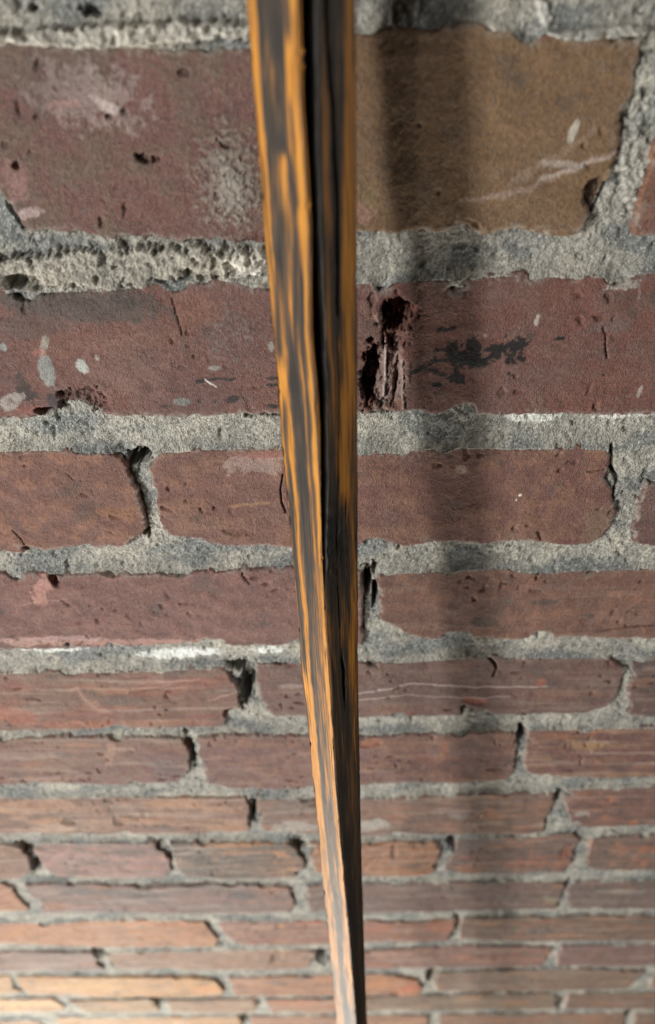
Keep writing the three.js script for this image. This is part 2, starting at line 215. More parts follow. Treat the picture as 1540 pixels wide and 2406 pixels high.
spot(260, 1770, 12, 40, -18, '#bb8a70', 0.365, .9); spot(300, 1758, 26, 6, 0, '#b89478', 0.36, .8); spot(390, 1800, 40, 26, 0, '#5a5050', .5, .9); spot(870, 1745, 26, 10, 20, '#b0603a', 0.43, .7, -.8); spot(1045, 1760, 10, 20, 0, '#a8623c', .6, .8); spot(1000, 1780, 30, 12, 0, '#a05a40', .4, .9); spot(700, 1795, 50, 30, 0, '#8a5a4a', .3, 1); spot(1385, 1755, 55, 14, -4, '#b58a55', 0.43, 1.1); spot(1400, 1718, 60, 8, 0, '#b06a3c', 0.50, .8); spot(1430, 1790, 60, 10, 0, '#94694a', .4, 1);
spot(80, 1900, 120, 14, 0, '#b98660', 0.36, 1.1); spot(290, 1905, 60, 20, 0, '#6a5850', .5, 1.2, -.4); spot(430, 1895, 90, 12, 0, '#a87656', .5, 1.2); spot(160, 1935, 20, 10, 0, '#55403a', .6, .8, -.8); spot(275, 1935, 12, 10, 0, '#5a3c34', .6, .8, -.8); spot(690, 1900, 70, 18, 0, '#6c6058', .6, .9); spot(700, 1945, 60, 14, 0, '#a39a90', .7, .9); spot(870, 1942, 60, 14, 10, '#a8a298', .75, .9); spot(1080, 1918, 28, 9, -4, '#96887c', .6, .9); line('990,1938 1100,1938 1230,1944', 5, '#a8745a', .6, 0, 'b', 2); spot(1152, 1908, 10, 14, 30, '#a8643e', .6, .8); spot(1180, 1955, 8, 10, 0, '#8e5238', .7, .6); spot(960, 1900, 90, 16, 0, '#8a5f4c', .4, 1.2); spot(1440, 1880, 12, 10, 30, '#b06a44', 0.50, .8); spot(1490, 1936, 12, 8, 0, '#b5663f', 0.58, .6); spot(1425, 1925, 10, 8, 30, '#b06a44', 0.50, .8); spot(1370, 1915, 20, 6, 0, '#a8a29a', .6, 1);
// rows 8 to 13
spot(160, 2015, 60, 14, 10, '#a27c76', .5, 1.1); spot(310, 2005, 70, 12, 0, '#5a524e', .5, 1.1); spot(228, 2000, 10, 14, 0, '#b07a66', 0.43, .8); spot(560, 1984, 100, 5, 0, '#bd7a3e', 0.58, .8); spot(660, 2005, 30, 6, -35, '#c07a40', 0.58, .6); spot(505, 2012, 10, 12, 0, '#b8733e', 0.50, .7); spot(480, 2010, 60, 12, 0, '#4a423e', .6, .9); spot(685, 2040, 16, 6, 0, '#c27a3e', 0.58, .6);
spot(925, 2000, 8, 18, 0, '#6a3a28', .6, .6, -.8); line('855,2044 880,2020 910,2000', 8, '#bd8052', 0.43, 0, 'b', 2); line('1255,1985 1246,2015 1238,2045', 6, '#a8603c', .7, 0, 'b', 1.5); spot(1330, 2005, 16, 16, 0, '#8e5238', .7, .6, -.8); spot(1092, 2042, 30, 6, 0, '#b06c44', 0.50, .8); spot(1100, 1995, 36, 14, 0, '#675c56', .6, .9); spot(1455, 1995, 20, 20, 20, '#a0684c', 0.58, .7); spot(1440, 2030, 8, 10, 0, '#a0684c', 0.58, .5); spot(1390, 1985, 12, 14, 30, '#9c684c', 0.58, .6);
spot(200, 2092, 80, 9, 0, '#55504e', .6, .9); spot(330, 2100, 80, 9, 0, '#524e4c', .6, 1); spot(570, 2105, 34, 11, 0, '#48484a', .7, .7); spot(110, 2090, 40, 9, 0, '#8f7468', .5, .9); spot(1300, 2115, 30, 8, 0, '#938a6e', .5, .9); line('1230,2080 1222,2110', 5, '#9a6a54', .6); spot(1460, 2095, 50, 5, 0, '#a89a88', .5, 1);
spot(330, 2170, 160, 6, 0, '#c8793c', 0.43, .9); spot(730, 2170, 40, 5, 0, '#b0583a', 0.50, .8); spot(620, 2180, 30, 5, 0, '#b89080', 0.43, .8); spot(662, 2178, 7, 5, 0, '#c2902c', 0.58, .4); spot(1035, 2180, 36, 16, 0, '#b0603e', 0.50, .7); spot(890, 2182, 40, 10, 0, '#a85c3a', .5, .9); line('1235,2172 1225,2190 1205,2205', 7, '#b0603a', 0.505); spot(1140, 2168, 50, 5, 0, '#b08050', 0.43, .8); spot(1270, 2190, 40, 10, 0, '#595450', .6, .9); spot(1410, 2158, 60, 4, 0, '#b0704a', 0.36, .8);
spot(650, 2248, 10, 16, -20, '#5a3026', .7, .5, -1.2); spot(920, 2244, 60, 6, 0, '#b58070', 0.36, .9); spot(1085, 2248, 24, 6, 0, '#b57050', 0.43, .8); line('1220,2232 1210,2245 1195,2256', 6, '#a04c32', .7); spot(880, 2262, 40, 8, 0, '#9a5c4a', .4, .9); spot(1290, 2240, 8, 6, 0, '#b05a3c', 0.50, .6);
spot(490, 2322, 40, 9, 0, '#cf8038', 0.50, .8); spot(200, 2318, 120, 9, 0, '#d09a4c', 0.36, 1); spot(900, 2312, 70, 14, 0, '#c67838', 0.43, .9); spot(965, 2322, 24, 12, 0, '#c45c30', 0.58, .6); spot(930, 2335, 14, 5, 0, '#4a2c20', .8, .6, -1); spot(780, 2300, 60, 8, 0, '#b87440', 0.36, .8); spot(700, 2355, 70, 5, 0, '#c2673a', 0.50, .8); spot(60, 2360, 80, 9, 0, '#cda25c', 0.36, 1);
// mortar: chalk-white smears, crusts that stand proud, tight cracks, voids
spot(420, 1543, 100, 13, 2, '#e3e6e2', .9, .6, .3, 'm'); spot(120, 1534, 70, 9, 0, '#dde0dc', .85, .6, .3, 'm'); spot(630, 1534, 50, 9, 0, '#d9dcd8', .8, .7, .3, 'm'); spot(578, 622, 62, 34, 4, '#cfccc4', .9, .3, 2.2, 'm', 3); spot(1250, 985, 70, 12, 0, '#d6d8d2', .7, .9, .3, 'm'); spot(1470, 985, 80, 6, 0, '#d8d8d2', .7, .7, 0, 'm');
spot(300, 82, 360, 30, 1.5, '#c9c4b8', .55, .6, 3.6, 'm', 5); spot(250, 630, 420, 46, 2, '#bfb5a2', .35, .6, 3.2, 'm', 5); spot(1420, 78, 140, 16, 3, '#c6c4ba', .5, .6, 2.2, 'm', 5); spot(1280, 25, 14, 40, 30, '#cfcdc5', .7, .9, 1.2, 'm', 3); spot(1520, 90, 40, 30, 0, '#6f6a5c', .6, .4, 3.2, 'm', 5); spot(1520, 300, 70, 200, 8, '#b3b0a4', .2, .6, 1.6, 'm', 4);
line('1438,1052 1437,1080 1444,1105 1452,1125', 11, null, 0, -6, 'm', 2); line('1452,1125 1450,1150 1445,1180', 14, null, 0, -2.5, 'm', 3); line('1502,110 1480,230', 7, null, 0, -4, 'm', 2); line('1432,420 1410,480 1380,520', 8, null, 0, -5, 'bm', 2); line('535,610 537,650', 4, null, 0, -2, 'm', 1);
line('0,455 20,500 48,540', 9, null, 0, -4, 'm', 2); spot(50, 660, 40, 16, 0, null, 0, .5, -6, 'm'); spot(445, 645, 14, 14, 0, null, 0, .5, -4, 'm'); spot(72, 20, 14, 10, 20, null, 0, 1.1, -3, 'm', 3); spot(205, 28, 20, 12, -15, null, 0, 1.1, -4, 'm', 3);
const VOIDS = [[322, 1080, 34, 14, 20], [338, 1240, 9, 26, 0], [582, 1620, 20, 40, -14], [560, 1570, 26, 12, -20], [447, 1765, 8, 34, 0], [600, 1905, 16, 30, -10], [1228, 1728, 9, 24, 6], [1314, 1872, 12, 12, 0], [58, 1996, 20, 14, 20], [82, 2035, 12, 18, -20], [362, 1986, 16, 10, 0], [405, 2010, 5, 16, -20], [698, 1988, 22, 12, 0], [1072, 1990, 14, 22, 25], [1338, 1968, 26, 8, 0], [1332, 2085, 8, 14, 0], [232, 2242, 14, 9, 0], [758, 2252, 16, 16, 0], [375, 2353, 20, 7, 0], [1016, 2295, 12, 14, 0], [575, 2396, 14, 8, 0], [1075, 2170, 7, 16, 10], [1062, 2200, 12, 7, 0], [510, 2222, 12, 6, 0], [860, 1375, 12, 30, 0], [882, 1400, 6, 30, 0], [850, 1490, 6, 26, 0], [485, 2178, 10, 8, 0], [882, 1345, 8, 16, 0], [1322, 2360, 7, 14, 0], [1480, 2384, 8, 10, 0], [270, 2270, 8, 8, 0]];
for (const [x, y, rx, ry, a] of VOIDS) spot(x, y, rx * 1.1, ry * 1.1, a, null, 0, .95, -13, 'm', 4);
spot(590, 980, 18, 8, 20, null, 0, .4, -7, 'm'); spot(700, 978, 90, 8, 0, null, 0, .4, -7, 'm'); spot(880, 972, 60, 5, 0, null, 0, .5, -6, 'm'); spot(1470, 93, 30, 6, 8, null, 0, .5, -5, 'm');
// to wall coordinates
for (const m of MARKS) {
  const P = m.pts.map(([x, y]) => meet(x, y));
  m.P = P; const [x, y] = m.pts[0];
  if (m.w) {
    const [px] = [meet(x + m.w / 2, y)[0] - P[0][0]]; m.W = px;
    m.box = [Math.min(...P.map((p) => p[0])) - m.W * 3, Math.max(...P.map((p) => p[0])) + m.W * 3, Math.min(...P.map((p) => p[1])) - m.W * 3, Math.max(...P.map((p) => p[1])) + m.W * 3];
  } else {
    m.RX = meet(x + m.rx, y)[0] - P[0][0]; m.RY = (meet(x, y - m.ry)[1] - meet(x, y + m.ry)[1]) / 2;
    const f = Math.max(m.RX, m.RY) * (1.15 + m.rough * .6); m.box = [P[0][0] - f, P[0][0] + f, P[0][1] - f, P[0][1] + f];
    m.ca = Math.cos(m.turn * Math.PI / 180); m.sa = Math.sin(m.turn * Math.PI / 180);
  }
}
function markAt(m, x, y) {                                         // 0 .. 1
  if (x < m.box[0] || x > m.box[1] || y < m.box[2] || y > m.box[3]) return 0;
  if (m.w) {
    let best = 1;
    const wx = x + noise(x * 160, y * 160 + 7) * m.W * .5 * m.wob, wy = y + noise(x * 160 + 31, y * 160) * m.W * .5 * m.wob;
    for (let i = 0; i + 1 < m.P.length; i++) {
      const a = m.P[i], b = m.P[i + 1], dx = b[0] - a[0], dy = b[1] - a[1], t = clamp(((wx - a[0]) * dx + (wy - a[1]) * dy) / (dx * dx + dy * dy));
      best = Math.min(best, Math.hypot(wx - a[0] - dx * t, wy - a[1] - dy * t));
    }
    return ss(1.1, .45, best / m.W + (m.wob > 1.2 ? .45 * (m.wob - 1) * .4 * noise(x * 700, y * 700) : 0));
  }
  const dx = x - m.P[0][0], dy = y - m.P[0][1], u = (dx * m.ca + dy * m.sa) / m.RX, v = (-dx * m.sa + dy * m.ca) / m.RY, e = Math.sqrt(u * u + v * v);
  if (e > 1.5) return 0;
  const s = 1000 / m.grain;
  return ss(1.05, .75, e + m.rough * (.55 * noise(x * s, y * s) + .4 * noise(x * s * 2.7 + 9, y * s * 2.7) + .25 * noise(x * s * 7 + 9, y * s * 7)));
}

// ------------------------------------------------------------------ bricks as outlines on the wall
const bricks = [];
function addBrick(poly, main, second, share, streak, traced) {
  const xs = poly.map((p) => p[0]), ys = poly.map((p) => p[1]);
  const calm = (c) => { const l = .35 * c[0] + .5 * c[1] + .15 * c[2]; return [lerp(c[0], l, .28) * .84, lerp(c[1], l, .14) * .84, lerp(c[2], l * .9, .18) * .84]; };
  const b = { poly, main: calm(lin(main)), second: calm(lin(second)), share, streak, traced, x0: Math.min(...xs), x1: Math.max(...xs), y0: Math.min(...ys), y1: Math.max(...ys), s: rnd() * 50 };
  b.cx = (b.x0 + b.x1) / 2; b.cy = (b.y0 + b.y1) / 2;
  b.z = (rnd() - .5) * 1.6 * mm; b.tx = (rnd() - .5) * .012; b.ty = (rnd() - .5) * .02;
  bricks.push(b); return b;
}
const PALETTE = ['#7d5044', '#7a5048', '#85604f', '#7b4c42', '#75594f', '#8a5a44'];
const pick = () => PALETTE[(rnd() * PALETTE.length) | 0];
const LEFT = -0.56, RIGHT = 0.60;
function plainBrick(x0, x1, y0, y1, warm) {
  const j = () => (rnd() - .5) * 2.4 * mm;
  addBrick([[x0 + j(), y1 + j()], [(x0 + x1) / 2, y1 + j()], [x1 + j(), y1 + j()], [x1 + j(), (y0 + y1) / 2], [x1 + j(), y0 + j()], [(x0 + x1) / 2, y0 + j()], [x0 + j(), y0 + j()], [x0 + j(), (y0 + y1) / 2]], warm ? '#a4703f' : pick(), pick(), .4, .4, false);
}
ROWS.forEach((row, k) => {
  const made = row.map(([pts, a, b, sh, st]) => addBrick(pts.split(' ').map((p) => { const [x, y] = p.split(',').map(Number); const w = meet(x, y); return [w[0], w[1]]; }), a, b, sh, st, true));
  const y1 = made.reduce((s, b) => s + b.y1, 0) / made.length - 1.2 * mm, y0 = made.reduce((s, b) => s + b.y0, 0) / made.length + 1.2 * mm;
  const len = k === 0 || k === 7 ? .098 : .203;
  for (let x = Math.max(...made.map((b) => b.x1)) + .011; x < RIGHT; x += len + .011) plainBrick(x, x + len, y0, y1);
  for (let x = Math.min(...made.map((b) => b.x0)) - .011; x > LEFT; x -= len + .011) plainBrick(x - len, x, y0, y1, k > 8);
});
{ // the courses above and below the picture
  const top = meet(700, -34)[1], low = Math.min(...bricks.map((b) => b.y0)) - .011;
  for (let r = 0; r < 3; r++) for (let x = LEFT - .05 - (r % 2) * .1; x < RIGHT; x += .214) plainBrick(x, x + .203, top + r * .068, top + r * .068 + .057);
  for (let r = 0; r < 4; r++) for (let x = LEFT - .02 - (r % 2) * .107; x < RIGHT; x += .214) plainBrick(x, x + .203, low - r * .068 - .057, low - r * .068);
}
function inside(b, x, y) {                                         // signed distance to the outline, positive inside
  const p = b.poly, n = p.length; let d = 1, s = 1;
  for (let i = 0, j = n - 1; i < n; j = i++) {
    const ex = p[j][0] - p[i][0], ey = p[j][1] - p[i][1], wx = x - p[i][0], wy = y - p[i][1], t = clamp((wx * ex + wy * ey) / (ex * ex + ey * ey));
    const bx = wx - ex * t, by = wy - ey * t; d = Math.min(d, bx * bx + by * by);
    const c1 = y >= p[i][1], c2 = y < p[j][1], c3 = ex * wy > ey * wx;
    if ((c1 && c2 && c3) || (!c1 && !c2 && !c3)) s = -s;
  }
  return -s * Math.sqrt(d);
}
const MORTAR = lin('#97958d'), SAND = lin('#b1ada0'), GREY = lin('#717676'), SOOT = lin('#48403c');

const chipped = (b, x, y) => 4.5 * ss(.2, .7, noise(x * 62 + b.s, y * 62));   // broken arrises, in mm
function brickMesh(b, cell) {
  const grow = b.traced ? lerp(.5, 1.7, ss(-.2, -.5, b.cy)) : .6;
  const nx = Math.ceil((b.x1 - b.x0 + 5 * mm) / cell), ny = Math.ceil((b.y1 - b.y0 + 5 * mm) / cell), ox = b.x0 - 2.5 * mm, oy = b.y0 - 2.5 * mm;
  const W = nx + 1, id = new Int32Array(W * (ny + 1)).fill(-1), D = new Float32Array(W * (ny + 1));
  const marks = MARKS.filter((m) => m.on.includes('b') && m.box[0] < b.x1 && m.box[1] > b.x0 && m.box[2] < b.y1 && m.box[3] > b.y0);
  for (let j = 0; j <= ny; j++) for (let i = 0; i <= nx; i++) {
    const x = ox + i * cell, y = oy + j * cell;
    D[j * W + i] = inside(b, x, y) + mm * (grow + 1.1 * noise(x * 130 + b.s, y * 130) + .75 * noise(x * 420, y * 420 + b.s) + .3 * noise(x * 1100, y * 1100) - chipped(b, x, y));
  }
  const pos = [], col = [], uv = [], idx = [];
  const vert = (i, j) => {
    const q = j * W + i; if (id[q] >= 0) return id[q];
    const x = ox + i * cell, y = oy + j * cell, d = D[q];
    let z = b.z + b.tx * (x - b.cx) + b.ty * (y - b.cy);
    const rr = 1.5 * mm, e = clamp(1 - d / rr); if (d < rr) z -= rr * (1 - Math.sqrt(Math.max(0, 1 - e * e)));
    if (d < 0) z -= Math.min(14 * mm, -d * 14);
    const n1 = fbm(x * 26 + b.s, y * 40 + b.s, 3), n2 = fbm(x * 120 + b.s, y * 120, 3), n3 = noise(x * 620, y * 620 + b.s), n4 = noise(x * 1300 + 5, y * 1300);
    z += mm * (.55 * n1 + .30 * n2 + .11 * n3 + .13 * n4);
    const pit = ss(.36, .55, noise(x * 240 + b.s, y * 240) + .12 * n4) * ss(.12, .45, noise(x * 40, y * 40 + b.s)); z -= pit * .9 * mm;
    // colour: two clays, wiped streaks, dust, dark burnt grains
    const st = b.streak ? fbm(x * 16 + b.s, y * 150 + b.s, 4) : 0;
    let t = ss(.5 - b.share * .9, .9 - b.share * .9, .28 + .75 * lerp(n1 * .6 + n2 * .5, st, b.streak));
    let r = lerp(b.main[0], b.second[0], t), g = lerp(b.main[1], b.second[1], t), bl = lerp(b.main[2], b.second[2], t);
    const v = 1 + .16 * n2 + .24 * n3 + .26 * n4; r *= v; g *= v; bl *= v * (1 + .05 * n1);
    const mix = (c, k) => { r = lerp(r, c[0], k); g = lerp(g, c[1], k); bl = lerp(bl, c[2], k); };
    const gr = hash(i * 7 + 3, j * 13 + 1); if (gr > .955) mix(GREY, .45); else if (gr < .05) mix(SOOT, .6);
    mix(SOOT, .5 * ss(.30, .75, fbm(x * 45 - b.s, y * 60 + 3, 4)) );
    const pale = ss(.35, .8, fbm(x * 33 + 40, y * 33 - b.s, 4)) * ss(-.1, .4, n3); mix(GREY, .32 * pale);
    if (b.streak) { const s2 = fbm(x * 12 + 70, y * 170 - b.s, 4), s3 = fbm(x * 30 - b.s, y * 55 + 20, 4); mix([.42, .33, .27], .5 * b.streak * ss(.12, .55, s2)); mix(SOOT, .6 * b.streak * ss(.15, .6, s3)); mix([.40, .17, .075], .45 * b.streak * ss(.22, .6, fbm(x * 22 + 11, y * 80 + b.s, 4))); }
    const edge = ss(3.4 * mm, .2 * mm, d + mm * 2.2 * n2); mix(MORTAR, .62 * edge * ss(-.25, .3, n2 + .4 * n3));
    for (const m of marks) {
      const k = markAt(m, x, y); if (!k) continue;
      if (m.col) mix([m.col[0] * v, m.col[1] * v, m.col[2] * v], m.k * k);
      if (m.h) { const rough = Math.abs(m.h) > 1 ? 1 + .5 * n2 + .35 * n3 : 1; z += m.h * mm * k * rough; if (m.h > .5) z += mm * k * .5 * n3; }
    }
    id[q] = pos.length / 3; pos.push(x, y, z); col.push(clamp(r, .004, .9), clamp(g, .004, .9), clamp(bl, .004, .9)); uv.push(x / .16, y / .16);
    return id[q];
  };
  for (let j = 0; j < ny; j++) for (let i = 0; i < nx; i++) {
    const q = j * W + i; if (Math.max(D[q], D[q + 1], D[q + W], D[q + W + 1]) < -1.1 * mm) continue;
    const a = vert(i, j), c = vert(i + 1, j), e = vert(i + 1, j + 1), f = vert(i, j + 1);
    idx.push(a, c, e, a, e, f);
  }
  return sheet(pos, col, uv, idx);
}
function sheet(pos, col, uv, idx) {
  const g = new THREE.BufferGeometry();
  g.setAttribute('position', new THREE.Float32BufferAttribute(pos, 3)); g.setAttribute('color', new THREE.Float32BufferAttribute(col, 3)); g.setAttribute('uv', new THREE.Float32BufferAttribute(uv, 2)); g.setIndex(idx); g.computeVertexNormals();
  return g;
}
const brickMat = new THREE.MeshStandardMaterial({ vertexColors: true, roughness: .82, bumpMap: brickGrain, bumpScale: .55 * mm }); brickMat.name = 'fired_clay';
const mortarMat = new THREE.MeshStandardMaterial({ vertexColors: true, roughness: .95, bumpMap: sandGrain, bumpScale: .55 * mm }); mortarMat.name = 'lime_mortar';

const wall = new THREE.Group(); wall.name = 'brick_wall';
wall.userData = { label: 'old brick wall of worn red and orange bricks in rough grey mortar', category: 'brick wall' };
scene.add(wall);
const three = (n) => String(n).padStart(3, '0');
const seen = (x, y, pad) => { const [px, py] = toPixel(x, y, 0); return px > -pad && px < IW + pad && py > -pad && py < IH + pad; };
bricks.forEach((b, i) => {
  let near = false; for (let u = 0; u <= 8; u++) for (const y of [b.y0, b.cy, b.y1]) near ||= seen(lerp(b.x0, b.x1, u / 8), y, 40);
  const cell = !near ? 3.2 * mm : b.cy > -.20 ? .42 * mm : b.cy > -.45 ? .62 * mm : b.cy > -.7 ? .9 * mm : 1.2 * mm;
  const m = new THREE.Mesh(brickMesh(b, cell), brickMat);
  m.name = i ? `brick_${three(i)}` : 'brick'; m.castShadow = m.receiveShadow = true; wall.add(m);
});
// ------------------------------------------------------------------ mortar
{
  const B = 2.4 * mm, fineOf = (x, y) => !seen(x, y, 30) ? 1 : y > -.22 ? 5 : y > -.5 ? 4 : 2, U = 20;   // U: integer units per coarse cell
  const yLow = Math.min(...bricks.map((b) => b.y0)) - .01, yTop = Math.max(...bricks.map((b) => b.y1)) + .01;
  const nx = Math.ceil((RIGHT - LEFT) / B), ny = Math.ceil((yTop - yLow) / B);
  const marks = MARKS.filter((m) => m.on.includes('m'));
  const bins = new Map(), BS = .03;
  bricks.forEach((b) => { for (let j = Math.floor((b.y0 - .03) / BS); j <= Math.floor((b.y1 + .03) / BS); j++) for (let i = Math.floor((b.x0 - .03) / BS); i <= Math.floor((b.x1 + .03) / BS); i++) { const k = i * 4096 + j; if (!bins.has(k)) bins.set(k, []); bins.get(k).push(b); } });
  const mbins = new Map();
  marks.forEach((m) => { for (let j = Math.floor(m.box[2] / BS); j <= Math.floor(m.box[3] / BS); j++) for (let i = Math.floor(m.box[0] / BS); i <= Math.floor(m.box[1] / BS); i++) { const k = i * 4096 + j; if (!mbins.has(k)) mbins.set(k, []); mbins.get(k).push(m); } });
  const NONE = [];
  const at = (bin, x, y) => bin.get(Math.floor(x / BS) * 4096 + Math.floor(y / BS)) ?? NONE;
  const pos = [], col = [], uv = [], idx = [], map = new Map();
  const vert = (I, J) => {
    const key = I * 65536 + J, had = map.get(key); if (had !== undefined) return had;
    const x = LEFT + I * B / U, y = yLow + J * B / U;
    let dIn = -1, dBelow = 1, zb = 0;
    for (const b of at(bins, x, y)) {
      if (x < b.x0 - .03 || x > b.x1 + .03) continue;
      const d = inside(b, x, y) - mm * chipped(b, x, y); if (d > dIn) { dIn = d; zb = b.z; }
      if (y > b.cy + (b.y1 - b.y0) * .42) dBelow = Math.min(dBelow, -d);
    }
    const n1 = fbm(x * 60, y * 60, 3), n2 = noise(x * 260, y * 260), n3 = noise(x * 600 + 3, y * 600), n4 = noise(x * 1250, y * 1250 + 8);
    let rough = 1, h = 0; let r = MORTAR[0], g = MORTAR[1], bl = MORTAR[2];
    const mix = (c, k) => { r = lerp(r, c[0], k); g = lerp(g, c[1], k); bl = lerp(bl, c[2], k); };
    mix(SAND, .65 * ss(-.2, .5, n1)); mix(GREY, .85 * ss(-.15, .45, fbm(x * 24 + 9, y * 60, 3)));
    const v = 1 + .18 * n2 + .28 * n3 + .34 * n4; r *= v; g *= v; bl *= v;
    const grain = hash(I * 3 + 11, J * 7 + 5); if (grain > .90) mix(SOOT, .6); else if (grain < .10) mix([.60, .57, .51], .6);
    for (const m of at(mbins, x, y)) {
      const k = markAt(m, x, y); if (!k) continue;
      if (m.col) mix([m.col[0] * v, m.col[1] * v, m.col[2] * v], m.k * k);
      if (m.h) h += m.h * k; if (m.h > 1.5) rough += .8 * k;
    }
    const fill = Math.exp(-Math.max(0, dBelow) / (lerp(2.4, 3.4, ss(-.25, -.5, y)) * mm));
    let z = -lerp(3.0, 2.2, ss(-.25, -.5, y)) * mm * (1 - .92 * fill) + h * mm;
    const pit = ss(.22, .55, noise(x * 270 + 77, y * 270) + .25 * n3) * ss(-.15, .3, noise(x * 70, y * 70 + 5));
    const [gd, gid] = cells(x * 520 + 40, y * 520);
    z += mm * rough * (.75 * n1 + .42 * n2 + .26 * n3 + .14 * n4 - 1.1 * pit + .45 * gid * ss(.6, .2, gd));
    const under = dIn + mm * (.5 * n2 + .45 * n3 + .2 * n1);        // how far under a brick's edge
    if (under > .5 * mm) z -= Math.min(9 * mm, (under - .5 * mm) * 5);
    const q = pos.length / 3; pos.push(x, y, z); col.push(clamp(r, .01, .85), clamp(g, .01, .85), clamp(bl, .01, .85)); uv.push(x / .16, y / .16); map.set(key, q);
    return q;
  };
  for (let j = 0; j < ny; j++) for (let i = 0; i < nx; i++) {
    const cx = LEFT + (i + .5) * B, cy = yLow + (j + .5) * B;
    let deep = -1; for (const b of at(bins, cx, cy)) deep = Math.max(deep, inside(b, cx, cy));
    if (deep > 4.2 * mm) continue;
    const f = fineOf(cx, cy), s = U / f;
    for (let q = 0; q < f; q++) for (let p = 0; p < f; p++) {
      const I = i * U + p * s, J = j * U + q * s, a = vert(I, J), c = vert(I + s, J), e = vert(I + s, J + s), d = vert(I, J + s);
      idx.push(a, c, e, a, e, d);
    }
  }
  const m = new THREE.Mesh(sheet(pos, col, uv, idx), mortarMat); m.name = 'mortar'; m.castShadow = m.receiveShadow = true; wall.add(m);
  // the body of the wall behind the face
  const core = new THREE.Mesh(new THREE.BoxGeometry(RIGHT - LEFT - .01, yTop - yLow - .01, .2), new THREE.MeshStandardMaterial({ color: new THREE.Color(...MORTAR), roughness: 1 }));
  core.position.set((LEFT + RIGHT) / 2, (yTop + yLow) / 2, -.1165); core.name = 'wall_core'; core.castShadow = core.receiveShadow = true; wall.add(core);
  console.log('bricks', bricks.length, 'mortar tris', idx.length / 3);
}

// ------------------------------------------------------------------ the wooden strip
// edges in pixels: y: left edge, the edge that points at the camera, right edge
const EDGES = [[0, 577, 704, 839], [115, 587, 707, 839], [230, 596, 710, 839], [330, 603, 717, 839.5], [420, 609.5, 723, 840], [539, 618.5, 730, 841], [655, 630, 730.5, 841.5], [781, 642, 731.5, 842], [850, 648, 737, 842], [896, 651.5, 743, 842], [970, 655.5, 748, 842], [1045, 661, 751, 842], [1149, 673, 754.8, 843], [1264, 682.5, 757.5, 843], [1356, 691, 760, 843], [1447, 698.5, 765.5, 843.2], [1550, 705.4, 772, 843.5], [1654, 718, 778.5, 844.5], [1723, 724.5, 782.8, 846], [1838, 735.5, 789, 848.2], [1953, 747.5, 799.2, 850], [2056, 756, 808, 852.5], [2194, 771.5, 821.5, 856.5], [2302, 782.5, 829.8, 860], [2406, 790.5, 838.4, 864]];
const LEAN = .12, Y200 = meet(760, 200)[1], plane = (z) => [z + LEAN * Y200, LEAN];
const [aL, bL] = plane(.0290), [aM, bM] = plane(.0405);
const edge = (k, a, b) => EDGES.map((e) => meet(e[k], e[0], a, b));
const eL = edge(1, aL, bL), eM = edge(2, aM, bM), eR = edge(3, aL, bL);
function along(e, y) {                                             // point of an edge at height y, straight on past the ends
  let i = 0; while (i < e.length - 2 && y < e[i + 1][1]) i++;
  let a = e[i], b = e[i + 1];
  if (y > e[0][1]) { a = e[0]; b = e[5]; } else if (y < e.at(-1)[1]) { a = e.at(-6); b = e.at(-1); }
  const t = (y - a[1]) / (b[1] - a[1]); return [lerp(a[0], b[0], t), y, lerp(a[2], b[2], t)];
}
function pixelRow(y) {                                             // which photograph row shows this height of the front edge
  const p = along(eM, y); return toPixel(p[0], p[1], p[2])[1];
}
const table = (rows, y, k) => { let i = 0; while (i < rows.length - 2 && y > rows[i + 1][0]) i++; return lerp(rows[i][k], rows[i + 1][k], clamp((y - rows[i][0]) / (rows[i + 1][0] - rows[i][0]))); };
// the long check beside the front edge and the short one to its right, on the right face: row, from, to, depth (mm)
const CHECK = [[-400, .03, .30, 9], [0, .03, .29, 9], [230, .03, .26, 9], [420, .03, .215, 8.5], [540, .03, .20, 8], [655, .02, .24, 7], [760, .02, .30, 6], [850, .02, .27, 6], [1045, .02, .20, 5], [1149, .02, .19, 4], [1250, .03, .13, 2.4], [1400, .04, .07, 0], [3000, .04, .07, 0]];
const SPLIT = [[-400, .40, .46, 1.5], [0, .42, .50, 2], [180, .44, .52, 2], [260, .50, .58, 2.4], [450, .53, .60, 2.4], [650, .52, .60, 2.4], [755, .52, .60, 2], [772, .52, .58, .3], [1000, .50, .54, .7], [1200, .4, .44, .6], [1400, .36, .42, .8], [1560, .36, .46, .6], [1600, .40, .56, 1.6], [1660, .42, .54, 1.4], [1700, .45, .5, 0], [3000, .45, .5, 0]];
// grain: how charred each face is, across (left to right) at some rows; 0 bare golden wood, 9 black
const LEFTFACE = [[-300, '03107888888888810012'], [0, '03107888788888580023'], [60, '03107877788888480012'], [115, '02107857678888100012'], [184, '02107377437776100012'], [230, '03107877667765200013'], [276, '03107888755873170012'], [356, '02107888888883250012'], [390, '03108865440058630012'], [440, '03108754330068751012'], [480, '02107864441067751012'], [528, '02106666653357510012'], [620, '02107877744368773024'], [735, '01258256532877587012'], [850, '05873137788872874002'], [919, '01100488888862750024'], [1011, '01753018888883573001'], [1126, '02551027888875263002'], [1241, '18873027888886545102'], [1356, '08862034788777433401'], [1470, '16874034786655443400'], [1585, '07874205845555443200'], [1654, '00110016756544434100'], [1723, '23220004765454434200'], [1838, '11110118766334443100'], [1953, '22101228766466664211'], [2056, '22323223766644663212'], [2194, '33224433677776633223'], [2260, '12222324788762232223'], [2302, '23222323466432222223'], [2330, '37744437888873333344'], [2406, '33433334688877664644'], [3000, '33433334688877664644']];
